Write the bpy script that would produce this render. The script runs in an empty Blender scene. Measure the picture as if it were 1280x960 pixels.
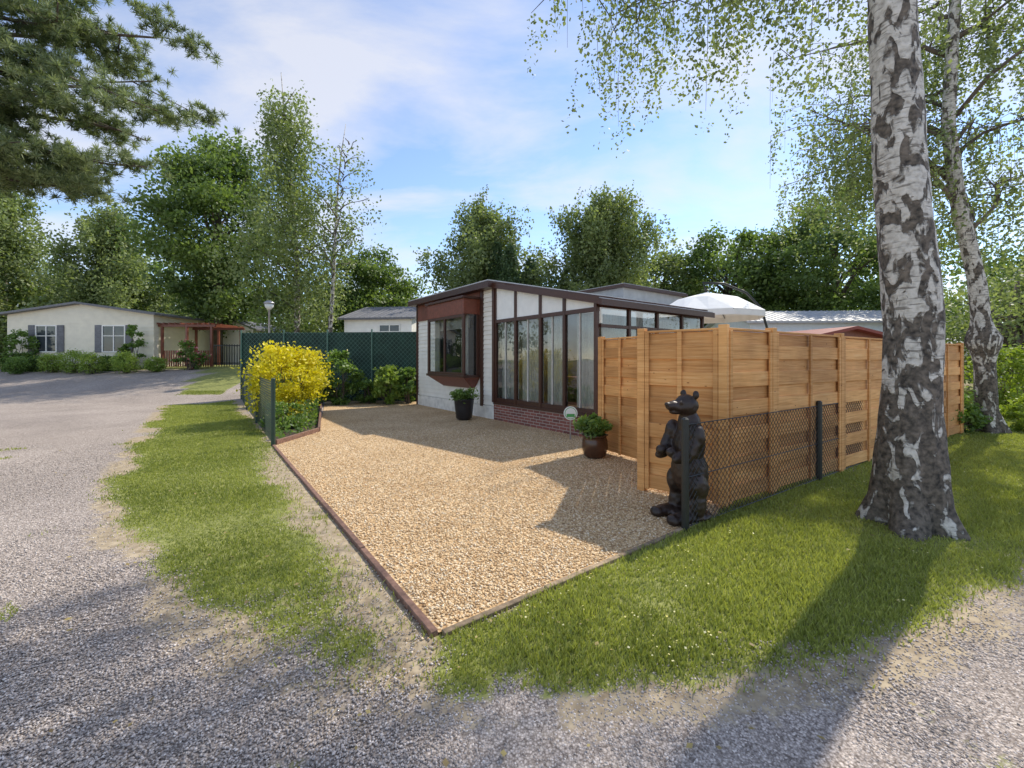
import bpy, bmesh, math, random
import numpy as np
from mathutils import Vector, Matrix, noise as mn
R=np.random.default_rng(7); random.seed(7)
SC=bpy.context.scene
def link(o,parent=None):
    SC.collection.objects.link(o)
    if parent: o.parent=parent
    return o
def empty(name,loc=(0,0,0),rz=0):
    e=bpy.data.objects.new(name,None); e.location=loc; e.rotation_euler=(0,0,rz); e.empty_display_size=.2
    return link(e)
def sstep(t):
    t=np.clip(t,0,1); return t*t*(3-2*t)
def gz(y): return 1.2*sstep((np.asarray(y,float)-14)/10)
# ---------- materials
def mat(name):
    m=bpy.data.materials.new(name); m.use_nodes=True; nt=m.node_tree
    b=nt.nodes['Principled BSDF']; return m,nt,b
def N(nt,t,**k):
    n=nt.nodes.new(t)
    for a,v in k.items():
        if a in n.inputs: n.inputs[a].default_value=v
        else: setattr(n,a,v)
    return n
def ramp(nt,stops,fac=None):
    r=nt.nodes.new('ShaderNodeValToRGB'); e=r.color_ramp.elements
    while len(e)<len(stops): e.new(.5)
    for i,(p,c) in enumerate(stops): e[i].position=p; e[i].color=(*c,1)
    if fac: nt.links.new(fac,r.inputs[0])
    return r
def mixc(nt,f,a,b,bt='MIX'):
    m=nt.nodes.new('ShaderNodeMix'); m.data_type='RGBA'; m.blend_type=bt
    for s,v in ((m.inputs[0],f),(m.inputs[6],a),(m.inputs[7],b)):
        if hasattr(v,'is_output'): nt.links.new(v,s)
        elif isinstance(v,(int,float)): s.default_value=v
        else: s.default_value=(*v,1)
    return m.outputs[2]
def bump(nt,b,h,st=.5,d=.01):
    n=N(nt,'ShaderNodeBump'); n.inputs['Strength'].default_value=st; n.inputs['Distance'].default_value=d
    nt.links.new(h,n.inputs['Height']); nt.links.new(n.outputs[0],b.inputs['Normal'])
def plain(name,c,rough=.6,var=.15,scale=6,bs=.1,metal=0,stretch=(1,1,1)):
    m,nt,b=mat(name)
    tc=N(nt,'ShaderNodeTexCoord'); mp=N(nt,'ShaderNodeMapping'); mp.inputs['Scale'].default_value=stretch
    nt.links.new(tc.outputs['Object'],mp.inputs[0])
    n=N(nt,'ShaderNodeTexNoise',Scale=scale,Detail=5.0); nt.links.new(mp.outputs[0],n.inputs[0])
    r=ramp(nt,[(.3,tuple(x*(1-var) for x in c)),(.7,tuple(min(1,x*(1+var)) for x in c))],n.outputs[0])
    at=N(nt,'ShaderNodeAttribute',attribute_name='v')
    rr=ramp(nt,[(0,(1-var,)*3),(1,(1+var*.5,)*3)],at.outputs['Fac'])
    nt.links.new(mixc(nt,1.0,r.outputs[0],rr.outputs[0],'MULTIPLY'),b.inputs['Base Color'])
    b.inputs['Roughness'].default_value=rough; b.inputs['Metallic'].default_value=metal
    if bs: bump(nt,b,n.outputs[0],bs,.01)
    return m
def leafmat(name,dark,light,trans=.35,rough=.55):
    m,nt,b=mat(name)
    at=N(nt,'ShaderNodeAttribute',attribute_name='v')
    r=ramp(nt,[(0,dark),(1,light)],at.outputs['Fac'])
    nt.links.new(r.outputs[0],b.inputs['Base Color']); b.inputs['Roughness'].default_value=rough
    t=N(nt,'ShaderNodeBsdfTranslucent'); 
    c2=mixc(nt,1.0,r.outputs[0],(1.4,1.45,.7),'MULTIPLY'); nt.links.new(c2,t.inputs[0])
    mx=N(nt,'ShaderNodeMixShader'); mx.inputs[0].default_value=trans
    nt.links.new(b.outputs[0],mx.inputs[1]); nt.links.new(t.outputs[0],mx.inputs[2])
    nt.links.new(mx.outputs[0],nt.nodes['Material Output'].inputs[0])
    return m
OAK=leafmat('oak_leaves',(.06,.105,.03),(.23,.32,.09),.4)
BIR=leafmat('birch_leaves',(.10,.14,.05),(.31,.37,.16),.4)
PIN=leafmat('pine_needles',(.08,.12,.05),(.34,.40,.21),.3)
CON=leafmat('conifer_leaves',(.04,.08,.03),(.12,.19,.07),.2)
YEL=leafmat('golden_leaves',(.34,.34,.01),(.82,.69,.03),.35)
GRN=leafmat('shrub_leaves',(.05,.10,.022),(.22,.34,.07),.35)
GRS=leafmat('grass_blades',(.14,.18,.035),(.48,.50,.14),.35)
FLW=leafmat('pale_flowers',(.7,.6,.1),(.85,.80,.5),.2)
PNK=leafmat('pink_flowers',(.35,.04,.06),(.7,.25,.3),.2)
DRY=leafmat('dry_leaves',(.18,.12,.05),(.5,.4,.15),.2)
BARK=plain('dark_bark',(.13,.105,.08),.9,.4,8,.8,stretch=(1,1,.3))
BROWN=plain('brown_paint',(.07,.028,.018),.4,.15,20,.05)
BROWN2=plain('reddish_brown_boards',(.20,.06,.035),.45,.2,15,.1)
WHITE=plain('white_siding_paint',(.88,.85,.78),.5,.06,3,.02)
CREAM=plain('cream_wall',(.88,.81,.64),.6,.06,3,.02)
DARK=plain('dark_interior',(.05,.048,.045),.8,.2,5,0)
FLOOR=plain('inside_floor',(.3,.24,.17),.7)
GREY=plain('grey_roof_sheet',(.45,.46,.47),.45,.12,4,.05)
TILE=plain('roof_tiles',(.17,.17,.18),.6,.2,10,.1)
REDROOF=plain('red_roof',(.28,.06,.04),.6)
BLACKP=plain('black_coated_metal',(.022,.025,.024),.45,.2,20,.02)
GREENP=plain('green_coated_metal',(.02,.05,.035),.5,.2,20,.02)
GREENM=plain('green_privacy_mesh',(.022,.06,.045),.75,.35,3,.05)
POTB=plain('black_pot',(.02,.02,.024),.3)
POTC=plain('brown_glazed_pot',(.10,.045,.025),.25,.3,6)
SOIL=plain('soil',(.11,.08,.05),.95,.4,30,.8)
EDGE=plain('edging_board',(.25,.14,.10),.8,.35,25,.4)
EDGE2=plain('grey_edging_board',(.30,.22,.14),.85,.4,25,.4)
CURT=plain('curtain_cloth',(.80,.78,.73),.9,.1,30,.05)
PARA=plain('parasol_cloth',(.88,.88,.86),.8,.05,5,0)
METAL=plain('grey_metal',(.4,.4,.42),.35,.1,5,0,.8)
STAT=plain('carved_stained_wood',(.055,.03,.02),.45,.5,9,.5,stretch=(1,1,.4))
SIGNW=plain('sign_white',(.75,.78,.75),.4,.03,4,0)
SIGNG=plain('sign_green',(.08,.35,.1),.4,.03,4,0)
def woodmat():
    m,nt,b=mat('pine_fence_wood')
    tc=N(nt,'ShaderNodeTexCoord'); mp=N(nt,'ShaderNodeMapping'); mp.inputs['Scale'].default_value=(1.2,1.2,30)
    nt.links.new(tc.outputs['Object'],mp.inputs[0])
    n=N(nt,'ShaderNodeTexNoise',Scale=2.0,Detail=6.0,Distortion=.6); nt.links.new(mp.outputs[0],n.inputs[0])
    r=ramp(nt,[(.25,(.60,.27,.075)),(.55,(.84,.44,.155)),(.8,(.93,.58,.26))],n.outputs[0])
    at=N(nt,'ShaderNodeAttribute',attribute_name='v')
    rr=ramp(nt,[(0,(.68,.63,.58)),(.5,(.92,.9,.88)),(1,(1.0,1.0,1.0))],at.outputs['Fac'])
    c=mixc(nt,1.0,r.outputs[0],rr.outputs[0],'MULTIPLY')
    v=N(nt,'ShaderNodeTexVoronoi',Scale=5.0); mp2=N(nt,'ShaderNodeMapping'); mp2.inputs['Scale'].default_value=(1,1,2)
    nt.links.new(tc.outputs['Object'],mp2.inputs[0]); nt.links.new(mp2.outputs[0],v.inputs[0])
    k=ramp(nt,[(.03,(.35,.2,.12)),(.09,(1,1,1))],v.outputs['Distance'])
    c=mixc(nt,1.0,c,k.outputs[0],'MULTIPLY')
    n3=N(nt,'ShaderNodeTexNoise',Scale=1.6,Detail=4.0); nt.links.new(tc.outputs['Object'],n3.inputs[0])
    k3=ramp(nt,[(.35,(.78,.76,.74)),(.65,(1.05,1.05,1.05))],n3.outputs[0]); c=mixc(nt,1.0,c,k3.outputs[0],'MULTIPLY')
    nt.links.new(c,b.inputs['Base Color']); b.inputs['Roughness'].default_value=.75
    bump(nt,b,n.outputs[0],.3,.004); return m
WOOD=woodmat()
def brickmat():
    m,nt,b=mat('red_brick')
    tc=N(nt,'ShaderNodeTexCoord'); sx=N(nt,'ShaderNodeSeparateXYZ'); nt.links.new(tc.outputs['Object'],sx.inputs[0])
    ad=N(nt,'ShaderNodeMath',operation='ADD'); nt.links.new(sx.outputs[0],ad.inputs[0]); nt.links.new(sx.outputs[1],ad.inputs[1])
    cb=N(nt,'ShaderNodeCombineXYZ'); nt.links.new(ad.outputs[0],cb.inputs[0]); nt.links.new(sx.outputs[2],cb.inputs[1])
    t=N(nt,'ShaderNodeTexBrick'); t.inputs['Scale'].default_value=1; t.inputs['Brick Width'].default_value=.21; t.inputs['Row Height'].default_value=.065
    t.inputs['Mortar Size'].default_value=.007; t.inputs['Color1'].default_value=(.27,.09,.065,1); t.inputs['Color2'].default_value=(.15,.055,.045,1); t.inputs['Mortar'].default_value=(.38,.33,.29,1)
    nt.links.new(cb.outputs[0],t.inputs[0]); nt.links.new(t.outputs[0],b.inputs['Base Color']); b.inputs['Roughness'].default_value=.85
    bump(nt,b,t.outputs['Fac'],-.5,.01); return m
BRICK=brickmat()
def glassmat():
    m,nt,b=mat('window_glass')
    tr=N(nt,'ShaderNodeBsdfTransparent'); tr.inputs[0].default_value=(.85,.89,.89,1)
    gl=N(nt,'ShaderNodeBsdfGlossy'); gl.inputs['Roughness'].default_value=.015
    fr=N(nt,'ShaderNodeFresnel',IOR=2.1); mx=N(nt,'ShaderNodeMixShader')
    n=N(nt,'ShaderNodeTexNoise',Scale=1.3,Detail=1.0); bp=N(nt,'ShaderNodeBump'); bp.inputs['Strength'].default_value=.06; bp.inputs['Distance'].default_value=.05
    tc=N(nt,'ShaderNodeTexCoord'); nt.links.new(tc.outputs['Object'],n.inputs[0]); nt.links.new(n.outputs[0],bp.inputs['Height']); nt.links.new(bp.outputs[0],gl.inputs['Normal'])
    nt.links.new(fr.outputs[0],mx.inputs[0]); nt.links.new(tr.outputs[0],mx.inputs[1]); nt.links.new(gl.outputs[0],mx.inputs[2])
    nt.links.new(mx.outputs[0],nt.nodes['Material Output'].inputs[0]); return m
GLASS=glassmat()
def barkbirch():
    m,nt,b=mat('birch_bark')
    tc=N(nt,'ShaderNodeTexCoord')
    def no(scl,s,det=6.,dis=0.):
        mp=N(nt,'ShaderNodeMapping'); mp.inputs['Scale'].default_value=scl; nt.links.new(tc.outputs['Object'],mp.inputs[0])
        n=N(nt,'ShaderNodeTexNoise',Scale=s,Detail=det,Distortion=dis); nt.links.new(mp.outputs[0],n.inputs[0]); return n.outputs[0]
    a=no((1,1,6),6.5,8,.5)
    f=no((3,3,1.5),3.0,13,.8)
    g=no((1,1,1),22,8)
    base=ramp(nt,[(.3,(.34,.31,.27)),(.5,(.56,.53,.47)),(.8,(.74,.70,.64))],g)
    la=ramp(nt,[(.36,(.16,.14,.12)),(.44,(1,1,1))],a)
    c=mixc(nt,.7,base.outputs[0],la.outputs[0],'MULTIPLY')
    sx=N(nt,'ShaderNodeSeparateXYZ'); nt.links.new(tc.outputs['Object'],sx.inputs[0])
    mr=N(nt,'ShaderNodeMapRange'); mr.inputs[1].default_value=0; mr.inputs[2].default_value=3.0; mr.inputs[3].default_value=.19; mr.inputs[4].default_value=.05
    nt.links.new(sx.outputs[2],mr.inputs[0])
    s=N(nt,'ShaderNodeMath',operation='SUBTRACT'); nt.links.new(f,s.inputs[0]); nt.links.new(mr.outputs[0],s.inputs[1])
    fi=ramp(nt,[(.39,(0,0,0)),(.44,(1,1,1))],s.outputs[0])
    dk=ramp(nt,[(.3,(.025,.022,.018)),(.7,(.20,.165,.13))],g)
    c=mixc(nt,fi.outputs[0],dk.outputs[0],c)
    nt.links.new(c,b.inputs['Base Color']); b.inputs['Roughness'].default_value=.85
    h=mixc(nt,.45,fi.outputs[0],g); bump(nt,b,h,1.0,.03); return m
BBARK=barkbirch()
# ---------- mesh builder
class MB:
    def __init__(s): s.V=[];s.F=[];s.M=[];s.A=[]
    def add(s,vs,fs,m=0,T=None,a=None):
        o=len(s.V); a=random.random() if a is None else a
        for v in vs: s.V.append(tuple(T@Vector(v)) if T is not None else tuple(v))
        for f in fs: s.F.append([o+i for i in f]); s.M.append(m); s.A.append(a)
    def box(s,x0,x1,y0,y1,z0,z1,m=0,T=None):
        s.add([(x0,y0,z0),(x1,y0,z0),(x1,y1,z0),(x0,y1,z0),(x0,y0,z1),(x1,y0,z1),(x1,y1,z1),(x0,y1,z1)],
              [(0,3,2,1),(4,5,6,7),(0,1,5,4),(1,2,6,5),(2,3,7,6),(3,0,4,7)],m,T)
    def prism(s,prof,y0,y1,m=0,T=None):
        n=len(prof); vs=[(x,y0,z) for x,z in prof]+[(x,y1,z) for x,z in prof]
        s.add(vs,[list(range(n)),list(range(2*n-1,n-1,-1))]+[(i,i+n,(i+1)%n+n,(i+1)%n) for i in range(n)],m,T)
    def tube(s,pts,rad,seg=6,m=0,a=None):
        pts=[Vector(p) for p in pts]; vs=[];fs=[]
        for i,p in enumerate(pts):
            d=(pts[min(i+1,len(pts)-1)]-pts[max(i-1,0)]).normalized()
            x=d.cross(Vector((0,1,.01)) if abs(d.y)<.9 else Vector((1,0,0))).normalized(); y=d.cross(x)
            for k in range(seg):
                t=2*math.pi*k/seg; vs.append(p+(x*math.cos(t)+y*math.sin(t))*rad[i])
        for i in range(len(pts)-1):
            for k in range(seg):
                fs.append((i*seg+k,i*seg+(k+1)%seg,(i+1)*seg+(k+1)%seg,(i+1)*seg+k))
        fs.append(list(range(seg))[::-1]); fs.append([(len(pts)-1)*seg+k for k in range(seg)])
        s.add(vs,fs,m,None,a)
    def lathe(s,prof,c=(0,0,0),seg=24,m=0):
        vs=[];fs=[]
        for r,z in prof:
            for k in range(seg):
                t=2*math.pi*k/seg; vs.append((c[0]+r*math.cos(t),c[1]+r*math.sin(t),c[2]+z))
        for i in range(len(prof)-1):
            for k in range(seg): fs.append((i*seg+k,i*seg+(k+1)%seg,(i+1)*seg+(k+1)%seg,(i+1)*seg+k))
        fs.append(list(range(seg))[::-1]); fs.append([(len(prof)-1)*seg+k for k in range(seg)])
        s.add(vs,fs,m)
    def obj(s,name,mats,parent=None,smooth=False,bevel=0):
        me=bpy.data.meshes.new(name); me.from_pydata(s.V,[],s.F)
        for m in mats: me.materials.append(m)
        me.polygons.foreach_set('material_index',s.M)
        if smooth: me.polygons.foreach_set('use_smooth',[True]*len(s.F))
        at=me.attributes.new('v','FLOAT','FACE'); at.data.foreach_set('value',s.A)
        o=bpy.data.objects.new(name,me); link(o,parent)
        if bevel:
            b=o.modifiers.new('b','BEVEL'); b.width=bevel; b.segments=1; b.limit_method='ANGLE'
        return o
def rawmesh(name,V,F,A,mats,parent=None,mi=None):
    me=bpy.data.meshes.new(name); n=len(F); k=F.shape[1]
    me.vertices.add(len(V)); me.vertices.foreach_set('co',V.astype(np.float32).ravel())
    me.loops.add(n*k); me.loops.foreach_set('vertex_index',F.astype(np.int32).ravel())
    me.polygons.add(n); me.polygons.foreach_set('loop_start',np.arange(0,n*k,k,dtype=np.int32))
    me.update(calc_edges=True)
    for m in mats: me.materials.append(m)
    at=me.attributes.new('v','FLOAT','FACE'); at.data.foreach_set('value',np.clip(A,0,1).astype(np.float32))
    o=bpy.data.objects.new(name,me); return link(o,parent)
def unit(a): return a/np.maximum(np.linalg.norm(a,axis=-1,keepdims=True),1e-6)
def leaves(name,P,size,vals,m,parent=None,aspect=.6,up=.5,down=0.):
    n=len(P); s=(np.ones(n)*size)*R.uniform(.6,1.3,n)
    nr=unit(R.normal(size=(n,3))+np.array([0,0,up])); t=R.normal(size=(n,3))+np.array([0,0,-down]); t=unit(t-(t*nr).sum(1,keepdims=True)*nr)
    b=np.cross(nr,t); a=s[:,None]*.5
    V=np.stack([P-t*a,P+b*a*aspect,P+t*a,P-b*a*aspect],1).reshape(-1,3)
    F=np.arange(4*n).reshape(n,4)
    return rawmesh(name,V,F,vals,[m],parent)
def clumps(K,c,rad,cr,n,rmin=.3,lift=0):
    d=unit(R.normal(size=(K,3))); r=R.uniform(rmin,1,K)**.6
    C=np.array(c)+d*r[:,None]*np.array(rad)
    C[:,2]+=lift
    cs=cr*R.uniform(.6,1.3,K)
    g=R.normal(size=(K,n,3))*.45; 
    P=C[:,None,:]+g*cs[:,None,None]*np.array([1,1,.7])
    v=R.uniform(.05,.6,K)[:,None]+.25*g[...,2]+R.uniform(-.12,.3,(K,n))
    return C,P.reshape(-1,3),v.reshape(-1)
def limb_pts(a,b,sag=.15,n=5):
    a=np.array(a,float);b=np.array(b,float); L=np.linalg.norm(b-a)
    out=[]
    w=R.normal(size=3)*L*.05
    for i in range(n+1):
        t=i/n; p=a+(b-a)*t; p=p+np.array([0,0,1])*math.sin(t*math.pi)*L*sag+w*math.sin(t*math.pi*2); out.append(tuple(p))
    return out
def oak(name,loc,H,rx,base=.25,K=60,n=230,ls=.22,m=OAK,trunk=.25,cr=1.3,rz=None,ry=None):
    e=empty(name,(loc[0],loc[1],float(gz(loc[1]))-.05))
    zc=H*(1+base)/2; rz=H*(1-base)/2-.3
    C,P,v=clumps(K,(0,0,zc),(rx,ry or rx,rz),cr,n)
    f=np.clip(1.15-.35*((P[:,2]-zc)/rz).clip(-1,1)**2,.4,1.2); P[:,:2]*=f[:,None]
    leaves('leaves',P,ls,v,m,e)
    b=MB(); b.tube([(0,0,0),(.05,0,H*.25),(-.05,.1,H*.5),(.1,0,H*.8)],[trunk*1.3,trunk,trunk*.7,trunk*.2],8)
    for c in C[:26]:
        z0=min(c[2]*.75,H*R.uniform(.25,.6)); b.tube(limb_pts((0,0,z0),c),[trunk*.4,trunk*.32,trunk*.25,trunk*.18,trunk*.12,.02],5)
    b.obj('trunk',[BARK],e,True); return e
def strands(C,L,per,jit=.07,spread=.0,V0=None):
    K=len(C); Ls=L*R.uniform(.4,1.2,K); t=R.uniform(0,1,(K,per))
    sw=R.normal(size=(K,1,3))*spread*np.array([1,1,0])
    P=C[:,None,:]+np.array([0,0,-1.])*(t*Ls[:,None])[...,None]+sw*(t**.5)[...,None]+R.normal(size=(K,per,3))*jit
    v=(R.uniform(.1,.7,K) if V0 is None else V0+R.uniform(-.15,.15,K))[:,None]+R.uniform(-.15,.3,(K,per))
    return P.reshape(-1,3),v.reshape(-1)
def birch_far(name,loc,H,rx,base=.2,K=420,per=42,ls=.15,L=2.2,lean=0,trunk=.16,m=BIR,nl=24,pw=.6):
    e=empty(name,(loc[0],loc[1],float(gz(loc[1]))-.05)); b=MB()
    tp=[(lean*t*t+.15*math.sin(t*5),0,H*t) for t in np.linspace(0,.97,9)]
    b.tube(tp,[trunk*(1.15-t*1.05) for t in np.linspace(0,1,9)],7,0)
    S=[];W=[]; a=R.uniform(0,6.28)
    for i in range(nl):
        t=base+(1-base)*(i+.5)/nl; a+=2.4+R.uniform(-.4,.4); z=H*t; q_=(t-base)/(1-base)
        rr=rx*((1.04-q_)**pw)*min(1,.55+q_*2)*R.uniform(.6,1.25)
        o=np.array([lean*t*t,0,z*.9]); q=o+np.array([math.cos(a)*rr,math.sin(a)*rr,rr*.45+.3])
        b.tube(limb_pts(o,q,.08),[trunk*.35,trunk*.28,trunk*.2,trunk*.13,.025,.015],4,1)
        k=int(K/nl*(.5+rr/rx)); tt=R.uniform(.15,1.1,k)[:,None]
        S.append(o+(q-o)*tt+R.normal(size=(k,3))*np.array([.45,.45,.4])); W.append(np.full(k,R.uniform(.1,.7)))
    S=np.concatenate(S); P,v=strands(S,L,per,.17,.35,np.concatenate(W))
    leaves('leaves',P,ls,v,m,e,.75,.2,1.)
    b.obj('trunk',[BBARK,BARK],e,True); return e
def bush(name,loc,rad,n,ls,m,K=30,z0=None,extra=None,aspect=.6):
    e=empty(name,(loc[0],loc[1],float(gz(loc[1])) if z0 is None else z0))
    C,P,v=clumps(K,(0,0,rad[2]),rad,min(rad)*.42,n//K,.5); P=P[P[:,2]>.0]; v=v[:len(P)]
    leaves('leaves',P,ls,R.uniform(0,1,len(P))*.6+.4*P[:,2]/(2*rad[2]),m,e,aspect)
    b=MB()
    for c in C[:16]: b.tube(limb_pts((R.normal()*.05,R.normal()*.05,0),c*.95,.02),[.018,.016,.014,.012,.01,.005],4)
    b.obj('stems',[BARK],e)
    if extra:
        k=R.integers(0,len(P),extra[0]); leaves('flowers',P[k]*1.04,extra[1],R.uniform(0,1,extra[0]),extra[2],e,1)
    return e
# ---------- 2D masks
_g={}
def vn(x,y,s,seed=0):
    if seed not in _g: _g[seed]=np.random.default_rng(seed+99).random((256,256))
    G=_g[seed]; x=x*s+1000; y=y*s+1000; xi=np.floor(x).astype(int); yi=np.floor(y).astype(int); fx=sstep(x-xi); fy=sstep(y-yi)
    a=G[xi%256,yi%256];b=G[(xi+1)%256,yi%256];c=G[xi%256,(yi+1)%256];d=G[(xi+1)%256,(yi+1)%256]
    return (a*(1-fx)+b*fx)*(1-fy)+(c*(1-fx)+d*fx)*fy
def fbm(x,y,s,seed=0): return (vn(x,y,s,seed)+.5*vn(x,y,s*2.1,seed+1)+.25*vn(x,y,s*4.3,seed+2)+.12*vn(x,y,s*9,seed+3))/1.87
def sdf(poly,x,y):
    P=np.array(poly,float); d=np.full(x.shape,1e9); ins=np.zeros(x.shape,bool)
    for i in range(len(P)):
        a=P[i];b=P[(i+1)%len(P)]; ex,ey=b-a; wx=x-a[0]; wy=y-a[1]
        t=np.clip((wx*ex+wy*ey)/(ex*ex+ey*ey+1e-12),0,1); d=np.minimum(d,(wx-ex*t)**2+(wy-ey*t)**2)
        if a[1]!=b[1]:
            c=((a[1]>y)!=(b[1]>y))&(x<(b[0]-a[0])*(y-a[1])/(b[1]-a[1])+a[0]); ins^=c
    return np.where(ins,1,-1)*np.sqrt(d)
LG=[(-11.3,13.95),(-9.9,15),(-4.14,7.43),(-.41,2.3),(-.3,1.98),(-.75,1.99),(-1.33,2.27),(-2.12,2.74),(-3.07,3.46),(-4.32,4.68),(-5.94,6.63),(-8.34,9.94)]
RG=[(-.40,2.32),(1.54,3.88),(2.15,4.4),(9.6,9),(14,13),(30,30),(90,30),(60,26),(8,5.6),(4.0,3.25),(3.16,2.76),(2.26,2.36),(1.5,2.13),(.83,2.02),(.22,1.95),(-.29,1.92)]
VG=[(-12.9,16.3),(-11.3,16.3),(-12.4,21),(-15.2,21)]
DRV=[(-.40,2.32),(2.0,4.13),(3.2,6.0),(3.0,9.0),(-.4,14),(-3.2,16.3),(-6.7,15.2),(-4.03,8.83),(-4.16,7.43)]
BED=[(-4.16,7.43),(-4.03,8.83),(-6.7,14.9),(-3.2,15.2),(-3.2,16.5),(-9.9,15.9)]
def grassmask(x,y):
    n=fbm(x,y,1.7,3)
    l=sdf(LG,x,y)+.45*(n-.5)*np.clip(y*.25,.5,1.5); r=sdf(RG,x,y)+.3*(n-.5); w=sdf(VG,x,y)+.4*(n-.5)
    ml=sstep(l/.4+.5)
    ex,ey=(-.591,.807); t=(x+.4)*ex+(y-2.32)*ey
    off=np.abs((x+.4)*ey-(y-2.32)*ex)
    worn=sstep(1-(off-.15)/.45+.9*(fbm(x,y,2.3,8)-.5))*sstep(1.2-(t-3.5)/4)
    ml=ml*(1-.85*worn)
    ml=ml*np.clip(1.35-1.2*sstep((3.7-y)/1.8)*(fbm(x,y,3,12)*1.4),.2,1)
    mr=sstep(r/.32+.5)*np.clip(1.5-1.2*sstep((fbm(x,y,2.6,17)-.55)/.2)*sstep(1-r/.4),.3,1)
    far=sstep((y-21+1.0*(n-.5))/1.0)*(x<60)
    m=np.maximum.reduce([ml,mr,sstep(w/.3+.5),far])
    wd=sstep((fbm(x,y,1.3,20)-.70)/.08)*.45*(y<9)
    return np.maximum(m,wd),worn*sstep(l/.3+1)
def dirtmask(x,y):
    l=np.maximum(sdf(LG,x,y),sdf(RG,x,y)); n=fbm(x,y,2,31)
    g,w=grassmask(x,y)
    return np.clip(np.maximum(w,sstep(1+l/.5)*sstep(.5+2*(n-.35)))*.9,0,1)
# ---------- ground
def axis(a,b,fa,fb,st):
    f=list(np.arange(fa,fb,st)); lo=[];v=fa;s=st
    while v>a: s*=1.35; v-=s; lo.append(v)
    hi=[];v=f[-1];s=st
    while v<b: s*=1.35; v+=s; hi.append(v)
    return np.array(lo[::-1]+f+hi)
xs=axis(-500,500,-12,11,.075); ys=axis(-60,900,.6,17,.075)
X,Y=np.meshgrid(xs,ys); x=X.ravel();y=Y.ravel()
g,_=grassmask(x,y); dm=dirtmask(x,y)
z=gz(y)+.02*(fbm(x,y,.8,40)-.5)*(y>1)*(sdf(DRV,x,y)<0)-.02*(sdf(DRV,x,y)>0)
V=np.stack([x,y,z],1); nx=len(xs);ny=len(ys)
i,j=np.meshgrid(np.arange(nx-1),np.arange(ny-1)); a=(j*nx+i).ravel()
F=np.stack([a,a+1,a+nx+1,a+nx],1)
def groundmat():
    m,nt,b=mat('ground_gravel_and_grass')
    tc=N(nt,'ShaderNodeTexCoord'); co=tc.outputs['Object']
    v=N(nt,'ShaderNodeTexVoronoi',Scale=95.0); nt.links.new(co,v.inputs[0])
    hs=N(nt,'ShaderNodeSeparateColor'); nt.links.new(v.outputs['Color'],hs.inputs[0])
    st=ramp(nt,[(0,(.24,.20,.175)),(.35,(.42,.365,.325)),(.75,(.57,.50,.45)),(1,(.76,.68,.61))],hs.outputs[0])
    gap=ramp(nt,[(.25,(1,1,1)),(.75,(.45,.43,.41))],v.outputs['Distance'])
    road=mixc(nt,1.,st.outputs[0],gap.outputs[0],'MULTIPLY')
    n1=N(nt,'ShaderNodeTexNoise',Scale=.55,Detail=6.0); nt.links.new(co,n1.inputs[0])
    big=ramp(nt,[(.3,(.78,.76,.74)),(.7,(1.12,1.1,1.07))],n1.outputs[0]); road=mixc(nt,1.,road,big.outputs[0],'MULTIPLY')
    n2=N(nt,'ShaderNodeTexNoise',Scale=14.0,Detail=8.0); nt.links.new(co,n2.inputs[0])
    dirt=ramp(nt,[(.3,(.24,.18,.11)),(.7,(.48,.39,.26))],n2.outputs[0])
    gr=ramp(nt,[(.3,(.13,.15,.035)),(.7,(.30,.31,.09))],n2.outputs[0])
    ad=N(nt,'ShaderNodeAttribute',attribute_name='dirt'); ag=N(nt,'ShaderNodeAttribute',attribute_name='grass')
    def brk(att,lo,hi):
        s=N(nt,'ShaderNodeMath',operation='MULTIPLY_ADD'); nt.links.new(n2.outputs[0],s.inputs[0]); s.inputs[1].default_value=.9
        nt.links.new(att.outputs['Fac'],s.inputs[2]); return ramp(nt,[(lo,(0,0,0)),(hi,(1,1,1))],s.outputs[0]).outputs[0]
    c=mixc(nt,brk(ad,.75,1.0),road,dirt.outputs[0]); c=mixc(nt,brk(ag,.8,1.0),c,gr.outputs[0])
    nt.links.new(c,b.inputs['Base Color']); b.inputs['Roughness'].default_value=.92
    bump(nt,b,v.outputs['Distance'],-.8,.008); return m
GM=groundmat()
gr=rawmesh('ground',V,F,np.zeros(len(F)),[GM])
for nme,arr in (('grass',g),('dirt',dm)):
    at=gr.data.attributes.new(nme,'FLOAT','POINT'); at.data.foreach_set('value',arr.astype(np.float32))
gr.data.polygons.foreach_set('use_smooth',[True]*len(F))
def drvmat():
    m,nt,b=mat('beige_gravel')
    tc=N(nt,'ShaderNodeTexCoord'); co=tc.outputs['Object']
    v=N(nt,'ShaderNodeTexVoronoi',Scale=52.0); nt.links.new(co,v.inputs[0])
    hs=N(nt,'ShaderNodeSeparateColor'); nt.links.new(v.outputs['Color'],hs.inputs[0])
    st=ramp(nt,[(0,(.40,.25,.12)),(.3,(.62,.43,.225)),(.7,(.77,.58,.34)),(1,(.86,.74,.54))],hs.outputs[0])
    gap=ramp(nt,[(.3,(1,1,1)),(.8,(.45,.38,.3))],v.outputs['Distance'])
    c=mixc(nt,1.,st.outputs[0],gap.outputs[0],'MULTIPLY')
    n1=N(nt,'ShaderNodeTexNoise',Scale=.9,Detail=5.0); nt.links.new(co,n1.inputs[0])
    big=ramp(nt,[(.3,(.84,.78,.70)),(.7,(1.1,1.1,1.1))],n1.outputs[0]); c=mixc(nt,1.,c,big.outputs[0],'MULTIPLY')
    nt.links.new(c,b.inputs['Base Color']); b.inputs['Roughness'].default_value=.85
    bump(nt,b,v.outputs['Distance'],-.9,.012); return m
DM=drvmat()
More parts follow.
